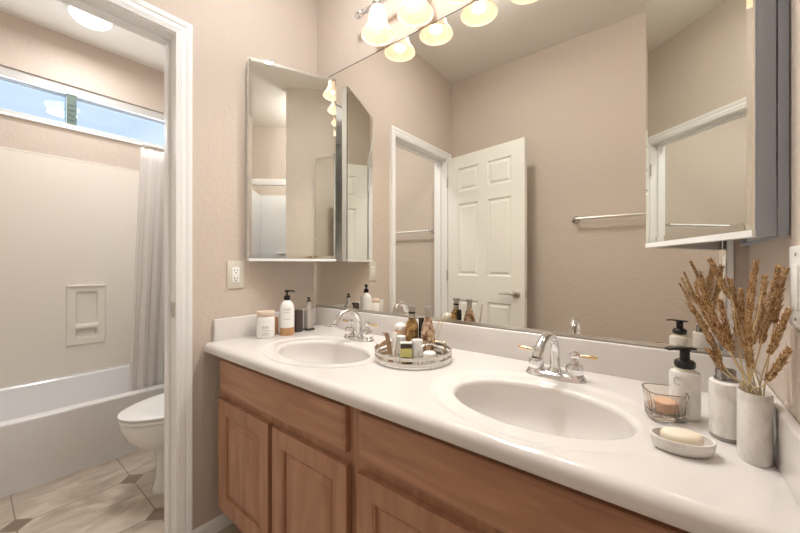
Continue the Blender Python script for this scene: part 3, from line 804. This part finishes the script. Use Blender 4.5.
# ------------------------------------------------------------------ tray and its contents
TX, TY, TR = .822, -.232, .131
t_ = thing('round_tray', 'round mirrored tray with a silver double rail, between the basins', 'tray', (TX, TY, ZT))
bm = nb(); lathe(bm, TX, TY, [(TR-.002, ZT+.0005), (TR, ZT+.002), (TR, ZT+.007), (TR-.003, ZT+.008)], 64); obj('base', bm, 'mirror2', t_, smooth=True)
for zz, hh in ((ZT+.0085, .009), (ZT+.027, .009)):
    bm = nb(); lathe(bm, TX, TY, [(TR-.003, zz), (TR+.002, zz), (TR+.002, zz+hh), (TR-.003, zz+hh), (TR-.003, zz)], 64, cap0=False, cap1=False); obj('rail', bm, 'nickel', t_, smooth=True, angle=30)
for k in range(8):
    a = k*PI/4+.3; bm = nb(); px, py = TX+(TR-.0005)*math.cos(a), TY+(TR-.0005)*math.sin(a); lathe(bm, px, py, [(.003, ZT+.002), (.003, ZT+.036), (.0015, ZT+.038)], 10); obj('rail_post', bm, 'nickel', t_, smooth=True)
zb = ZT+.0085
def vase_bottle(name, x, y, prof_, mt, label, cat='bottle', seg=28, **k):
    bm = nb(); lathe(bm, x, y, [(r_, zb+z) for r_, z in prof_], seg, **k); return tag(obj(name, bm, mt, smooth=True), label, cat)
M['goldglass'] = mat('gold_flecked_glass', rough=.12, metal=.35)
mottled(M['goldglass'], 60, srgb(92, 64, 34), srgb(206, 168, 110), (1, 1, 1), 4, (.38, .62), 1)
M['goldglass2'] = mat('copper_flecked_glass', rough=.12, metal=.3)
mottled(M['goldglass2'], 90, srgb(120, 84, 58), srgb(226, 200, 172), (1, 1, .6), 4, (.38, .6), 1)
t_ = thing('glass_decanter', 'amber gold glass bottle with flared clear neck, left of two on the tray', 'bottle', (.770, -.175, zb))
bm = nb(); lathe(bm, .773, -.173, [(.021, zb+.0005), (.0235, zb+.005), (.024, zb+.085), (.022, zb+.100), (.013, zb+.118), (.0115, zb+.122)], 28); obj('body', bm, 'goldglass', t_, smooth=True)
bm = nb(); lathe(bm, .773, -.173, [(.0115, zb+.1222), (.0105, zb+.150), (.0165, zb+.166), (.0145, zb+.166), (.009, zb+.150), (.009, zb+.124)], 24); obj('neck', bm, 'frost', t_, smooth=True)
bm = nb(); lathe(bm, .773, -.173, [(.0125, zb+.138), (.0135, zb+.141), (.0125, zb+.144)], 24); obj('neck_ring', bm, 'blackglass', t_, smooth=True)
t_ = thing('glass_decanter', 'copper flecked teardrop glass bottle, right of two on the tray', 'bottle', (.835, -.172, zb))
bm = nb(); lathe(bm, .840, -.168, [(.020, zb+.0005), (.023, zb+.006), (.027, zb+.050), (.026, zb+.075), (.020, zb+.100), (.012, zb+.125), (.0105, zb+.130)], 28); obj('body', bm, 'goldglass2', t_, smooth=True)
bm = nb(); lathe(bm, .840, -.168, [(.0105, zb+.1302), (.011, zb+.150), (.0145, zb+.166), (.0125, zb+.166), (.009, zb+.150), (.009, zb+.132)], 24); obj('neck', bm, 'frost', t_, smooth=True)
bm = nb(); lathe(bm, .800, -.150, [(.010, zb+.0005), (.0105, zb+.004), (.0105, zb+.118), (.008, zb+.121)], 20); tag(obj('black_vial', bm, 'blackglass', smooth=True), 'slim black glass tube between the two gold bottles', 'bottle')
t_ = thing('perfume_bottle', 'small square perfume bottle with yellow liquid, front of the tray', 'bottle', (.806, -.252, zb))
def rotbox(bm, cx, cy, a, hx_, hy_, z0_, z1_, bev=0):
    vs0 = set(bm.verts); box(bm, -hx_, hx_, -hy_, hy_, z0_, z1_, bev); new = [v for v in bm.verts if v not in vs0]
    bmesh.ops.transform(bm, matrix=Matrix.Translation((cx, cy, 0)) @ Matrix.Rotation(a, 4, 'Z'), verts=new)
A = math.radians(38.3)
bm = nb(); rotbox(bm, .806, -.252, A, .0195, .010, zb+.0005, zb+.030, .002); obj('liquid', bm, 'perfume', t_, smooth=True)
bm = nb(); rotbox(bm, .806, -.252, A, .0195, .010, zb+.0302, zb+.046, .002); obj('cap_band', bm, 'smokebox', t_, smooth=True)
bm = nb(); rotbox(bm, .806, -.252, A, .0205, .0112, zb+.0462, zb+.050, .001); obj('lid', bm, 'white', t_, smooth=True)
def wjar(name, x, y, r_, h, mt, label):
    bm = nb(); lathe(bm, x, y, [(r_*.94, zb+.0005), (r_, zb+.004), (r_, zb+h-.005), (r_*.94, zb+h)], 28); return tag(obj(name, bm, mt, smooth=True), label, 'jar')
wjar('cream_jar', .826, -.214, .021, .055, 'porcelain', 'plain white jar right of the yellow perfume bottle')
wjar('cotton_jar', .765, -.228, .017, .062, 'candlewhite', 'white rounded jar left of the yellow perfume bottle')
t_ = thing('potion_jar', 'peach glass jar with rounded cream stopper at the back of the tray', 'jar', (.745, -.218, zb))
px, py = .722, -.178
t_.location = (px, py, zb)
bm = nb(); lathe(bm, px, py, [(.020, zb+.0005), (.022, zb+.004), (.022, zb+.070), (.020, zb+.074)], 28); obj('jar', bm, 'wax', t_, smooth=True)
bm = nb(); lathe(bm, px, py, [(.020, zb+.0742), (.022, zb+.080), (.019, zb+.090), (.010, zb+.097), (.002, zb+.098)], 24); obj('stopper', bm, 'candlewhite', t_, smooth=True)
# leather bow
t_ = thing('leather_loop', 'taupe leather loop leaning on the left rim of the tray', 'ornament', (.745, -.285, zb))
bm = nb()
def strap(bm, pts, wv, th=.002):
    pp = curve(pts, 6); wv = Vector(wv)
    rings = []
    for i, p in enumerate(pp):
        d = (pp[min(i+1, len(pp)-1)]-pp[max(0, i-1)]).normalized(); nn = d.cross(wv).normalized()*th
        rings.append([p-wv+nn, p+wv+nn, p+wv-nn, p-wv-nn])
    loops(bm, rings, True, True, True)
strap(bm, [(.752, -.272, zb+.002), (.748, -.276, zb+.040), (.742, -.280, zb+.074), (.736, -.284, zb+.078)], (.006, .005, 0))
strap(bm, [(.742, -.280, zb+.050), (.730, -.290, zb+.042), (.716, -.300, zb+.030), (.712, -.304, zb+.034)], (.003, .004, .007))
obj('strap', bm, 'ribbon', t_, smooth=True)
bm = nb(); tube(bm, curve([(.765, -.262, zb+.074), (.775, -.275, zb+.045), (.776, -.285, zb+.012), (.772, -.283, zb+.004)], 6), .0022, 8); tube(bm, [(.757, -.250, zb+.076), (.752, -.262, zb+.004)], .007, 12)
tag(obj('white_tassel', bm, 'candlewhite', smooth=True), 'white rolled cloth with thin cord beside the leather loop', 'ornament')
# candle, reeds, little frame
bm = nb(); lathe(bm, .893, -.238, [(.020, zb+.0005), (.021, zb+.003), (.021, zb+.024), (.017, zb+.028), (.002, zb+.029)], 24); tag(obj('white_candle', bm, 'candlewhite', smooth=True), 'low round white candle at the right of the tray', 'candle')
for a, b_, lb in (((.868, -.190), (.905, -.150), 'thin reed stick leaning up at the right of the tray, the farther of two'), ((.862, -.205), (.902, -.170), 'thin reed stick leaning up at the right of the tray, the nearer of two')):
    bm = nb(); tube(bm, [(a[0], a[1], zb+.0025), (b_[0], b_[1], zb+.150)], .0014, 6)
    tag(obj('reed_stick', bm, 'reed', smooth=True), lb, 'reed stick', 'reed sticks on the tray')
bm = nb()
tube(bm, [(.876, -.186, zb+.002), (.876, -.186, zb+.052), (.910, -.168, zb+.052), (.910, -.168, zb+.002)], .0028, 8)
tag(obj('gold_stand', bm, 'gold', smooth=True), 'small gold wire stand at the right end of the tray', 'stand')
bm = nb(); tube(bm, curve([(.861, -.262, zb+.003), (.866, -.250, zb+.040), (.886, -.215, zb+.048), (.918, -.203, zb+.030), (.922, -.206, zb+.003)], 8), .0028, 10)
tag(obj('silver_hoop', bm, 'chrome', smooth=True), 'silver wire hoop arching over the low white candle', 'ornament')

# ------------------------------------------------------------------ right counter group
t_ = thing('soap_dispenser', 'white marble soap dispenser with black pump, behind the glass candle holder', 'dispenser', (1.546, -.232, ZT))
cx_, cy_ = 1.546, -.232
bm = nb(); lathe(bm, cx_, cy_, [(.026, ZT+.0005), (.0272, ZT+.003), (.0268, ZT+.006), (.0268, ZT+.091), (.0252, ZT+.097), (.017, ZT+.100)], 36); obj('body', bm, 'marble', t_, smooth=True)
bm = nb(); lathe(bm, cx_, cy_, [(.0165, ZT+.1002), (.0165, ZT+.105)], 28); obj('neck', bm, 'soap', t_, smooth=True)
bm = nb(); lathe(bm, cx_, cy_, [(.016, ZT+.1052), (.0185, ZT+.109), (.0185, ZT+.118), (.015, ZT+.122), (.009, ZT+.123), (.0088, ZT+.142), (.010, ZT+.143), (.010, ZT+.147), (.008, ZT+.148)], 24)
strap(bm, [(cx_+.016, cy_+.008, ZT+.147), (cx_, cy_, ZT+.1475), (cx_-.020, cy_-.012, ZT+.147), (cx_-.030, cy_-.018, ZT+.1445)], (.004, -.006, 0), .002); obj('pump', bm, 'black', t_, smooth=True)
va = math.atan2(-1.19-cy_, 1.52-cx_)
bm = nb()
pts_ = [(cx_+.0271*math.cos(va-.45+.25*math.cos(a)), cy_+.0271*math.sin(va-.45+.25*math.cos(a)), ZT+.080+.008*math.sin(a)) for a in [.6+k*.28 for k in range(18)]]
tube(bm, pts_, .0005, 5); obj('logo', bm, 'ink', t_)
# fluted glass holder
gx, gy = 1.512, -.262
t_ = thing('candle_holder', 'smoky fluted square glass candle holder beside the right basin', 'candle holder', (gx, gy, ZT))
def sq(r_, z, fl=0, n=96):
    out = []
    for k in range(n):
        a = 2*PI*k/n; c_, s_ = math.cos(a), math.sin(a)
        q = r_/((abs(c_)**4+abs(s_)**4)**.25)*(1+fl*math.cos(a*32))
        p = Matrix.Rotation(math.radians(20), 3, 'Z') @ Vector((c_*q, s_*q, 0)); out.append(Vector((gx+p.x, gy+p.y, z)))
    return out
bm = nb()
loops(bm, [sq(.029, ZT+.0005), sq(.032, ZT+.003), sq(.0325, ZT+.012), sq(.034, ZT+.035, .0), sq(.0365, ZT+.054), sq(.0370, ZT+.058), sq(.0335, ZT+.058), sq(.0325, ZT+.054, .012), sq(.0295, ZT+.032, .022), sq(.0275, ZT+.014, .022), sq(.024, ZT+.010)], True, True, True)
obj('glass', bm, 'smoke', t_, smooth=True)
rim = nb(); R2 = sq(.0352, ZT+.0583); tube(rim, R2+[R2[0]], .0009, 6, False); obj('rim', rim, 'smokerim', t_, smooth=True)
bm = nb(); lathe(bm, gx, gy, [(.019, ZT+.0105), (.0205, ZT+.012), (.0205, ZT+.034), (.018, ZT+.036), (.002, ZT+.0355)], 28)
cn = tag(obj('tealight_candle', bm, 'wax', smooth=True), 'peach candle inside the smoky glass holder', 'candle')
# soap dish and soap
dx, dy, da = 1.537, -.408, math.radians(15)
def ell(a, b, z, n=48, cx=dx, cy=dy):
    out = []
    for k in range(n):
        q = 2*PI*k/n; p = Matrix.Rotation(da, 3, 'Z') @ Vector((a*math.cos(q), b*math.sin(q), 0)); out.append(Vector((cx+p.x, cy+p.y, z)))
    return out
bm = nb(); loops(bm, [ell(.038, .025, ZT+.0005), ell(.042, .029, ZT+.003), ell(.0460, .033, ZT+.015), ell(.0470, .0345, ZT+.0225), ell(.0460, .0335, ZT+.0245), ell(.0425, .0305, ZT+.0240), ell(.0420, .0285, ZT+.013), ell(.037, .0235, ZT+.0075)], True, True, True)
tag(obj('soap_dish', bm, 'marble', smooth=True), 'oval white marble soap dish on the counter edge by the vase', 'soap dish')
bm = nb(); sc_ = [(.018, .010, .0085), (.026, .018, .0088), (.0295, .0215, .013), (.031, .023, .019), (.0305, .0225, .026), (.028, .020, .030), (.022, .0155, .0325), (.010, .007, .0335)]
loops(bm, [ell(a, b, ZT+z, cx=dx, cy=dy+.001) for a, b, z in sc_], True, True, True)
tag(obj('soap_bar', bm, 'soap', smooth=True, angle=80), 'cream oval bar of soap lying in the marble dish', 'soap')
# short marble holder with chrome collar
vx, vy = 1.604, -.297
t_ = thing('marble_dispenser', 'oval white marble dispenser with chrome collar and grey base, beside the wheat vase', 'dispenser', (vx, vy, ZT))
bm = nb(); lathe(bm, vx, vy, [(1, ZT+.0005), (1, ZT+.008)], 40, .023, .030); obj('base', bm, 'marblebase', t_, smooth=True)
bm = nb(); lathe(bm, vx, vy, [(1.04, ZT+.0082), (1.06, ZT+.012), (1.06, ZT+.100), (1.03, ZT+.106), (.9, ZT+.108)], 40, .023, .030); obj('body', bm, 'marble', t_, smooth=True)
bm = nb(); lathe(bm, vx, vy, [(.0175, ZT+.1082), (.0175, ZT+.112), (.0150, ZT+.113), (.0150, ZT+.128), (.013, ZT+.129)], 24); obj('collar', bm, 'collar', t_, smooth=True)
# tall vase
wx, wy = 1.633, -.366
bm = nb(); lathe(bm, wx, wy, [(.97, ZT+.0005), (1, ZT+.003), (1, ZT+.113), (.985, ZT+.1155), (.93, ZT+.1155), (.9, ZT+.112), (.88, ZT+.02), (.5, ZT+.015)], 48, .0215, .0325)
tag(obj('vase', bm, 'marble', smooth=True, angle=50), 'tall oval white marble vase holding dried wheat by the right wall', 'vase')

# dried wheat
HEADS = [((1.578, -.355, 1.149), (1.604, -.372, 1.079), 'tallest wheat ear, topmost at the left'),
 ((1.603, -.361, 1.114), (1.611, -.380, 1.016), 'wheat ear just right of and below the topmost left ear'),
 ((1.561, -.394, 1.112), (1.597, -.391, 1.004), 'upper of the long ears leaning left over the mirror edge'),
 ((1.557, -.448, 1.089), (1.599, -.415, .997), 'second long wheat ear leaning left'),
 ((1.549, -.429, 1.070), (1.589, -.410, .978), 'wheat ear leaning farthest to the left'),
 ((1.571, -.424, .998), (1.591, -.414, .963), 'short low wheat ear at the left just above the marble dispenser'),
 ((1.635, -.373, 1.145), (1.623, -.390, 1.052), 'tall upright wheat ear in the centre reaching the cabinet base'),
 ((1.619, -.348, 1.096), (1.621, -.372, .995), 'wheat ear at the back just left of the upright centre ear'),
 ((1.638, -.409, 1.121), (1.625, -.407, 1.011), 'thin wheat ear just right of the upright centre ear'),
 ((1.655, -.396, 1.137), (1.635, -.399, 1.011), 'long tall wheat ear leaning slightly right'),
 ((1.662, -.402, 1.132), (1.652, -.389, 1.044), 'rightmost tall wheat ear beside the switch plate'),
 ((1.657, -.445, 1.074), (1.641, -.420, 1.000), 'bushy wheat ear leaning right at mid height'),
 ((1.651, -.475, 1.021), (1.635, -.437, .962), 'low wheat ear bending right, just above the vase rim'),
 ((1.590, -.371, 1.078), (1.605, -.384, .987), 'wheat ear in the left cluster behind the long leaning ears'),
 ((1.617, -.452, 1.087), (1.621, -.423, .974), 'frontmost thick wheat ear at the centre of the bunch')]
def wheat(tip, base, lab, i):
    tip, base = Vector(tip), Vector(base)
    ax = (tip-base); ln = ax.length; ax.normalize()
    a = i*2.4; root = Vector((wx+.009*math.cos(a), wy+.013*math.sin(a), ZT+.020))
    rimp = Vector((wx+.009*math.cos(a)+(base.x-wx)*.25, wy+.016*math.sin(a)*.6+(base.y-wy)*.25, ZT+.115))
    rimp.x = max(wx-.014, min(wx+.014, rimp.x)); rimp.y = max(wy-.024, min(wy+.024, rimp.y))
    st_ = curve([root, rimp, base-ax*ln*.12, base+ax*ln*.5, tip], 7)
    t_ = thing('dried_wheat', lab, 'dried wheat', tuple(rimp), 'dried wheat stems in the marble vase')
    bm = nb(); tube(bm, st_, .0011, 6); obj('stem', bm, 'stem', t_, smooth=True)
    bm = nb()
    s1 = ax.orthogonal().normalized(); s2 = ax.cross(s1)
    bend = s1*(.04*ln*math.sin(i*1.7))
    nsp = int(50+ln*620)
    for k in range(nsp):
        q = k/nsp; p = base+ax*ln*q+bend*math.sin(q*PI)
        wdt = .0088*(math.sin(min(1, q*1.25+.18)*PI*.5)*(1-.62*q))
        phi = k*2.399+random.uniform(-.3, .3)
        side = s1*math.cos(phi)+s2*math.sin(phi)
        d = (ax*1.0+side*random.uniform(.26, .56)).normalized()
        o_ = p+side*wdt*.35
        lg = random.uniform(.0085, .0140)*(1-.3*q); wd_ = random.uniform(.0013, .0020)
        e1 = d.orthogonal().normalized()*wd_; e2 = d.cross(e1).normalized()*wd_
        vb = bm.verts.new(o_); vt = bm.verts.new(o_+d*lg)
        mid = [bm.verts.new(o_+d*lg*.4+v) for v in (e1, e2, -e1, -e2)]
        for j in range(4):
            bm.faces.new((vb, mid[j], mid[(j+1) % 4])); bm.faces.new((vt, mid[(j+1) % 4], mid[j]))
        if k % 3 == 0:
            c0 = o_+d*lg*.8; c1 = c0+(d+side*.1)*random.uniform(.006, .011); e = e1*.16; f_ = e2*.16
            a0 = [bm.verts.new(c0+v) for v in (e, f_, -e)]; tt = bm.verts.new(c1)
            for j in range(3): bm.faces.new((a0[j], a0[(j+1) % 3], tt))
    obj('seed_head', bm, 'wheat', t_)
for i, (a, b_, lab) in enumerate(HEADS): wheat(a, b_, lab, i)
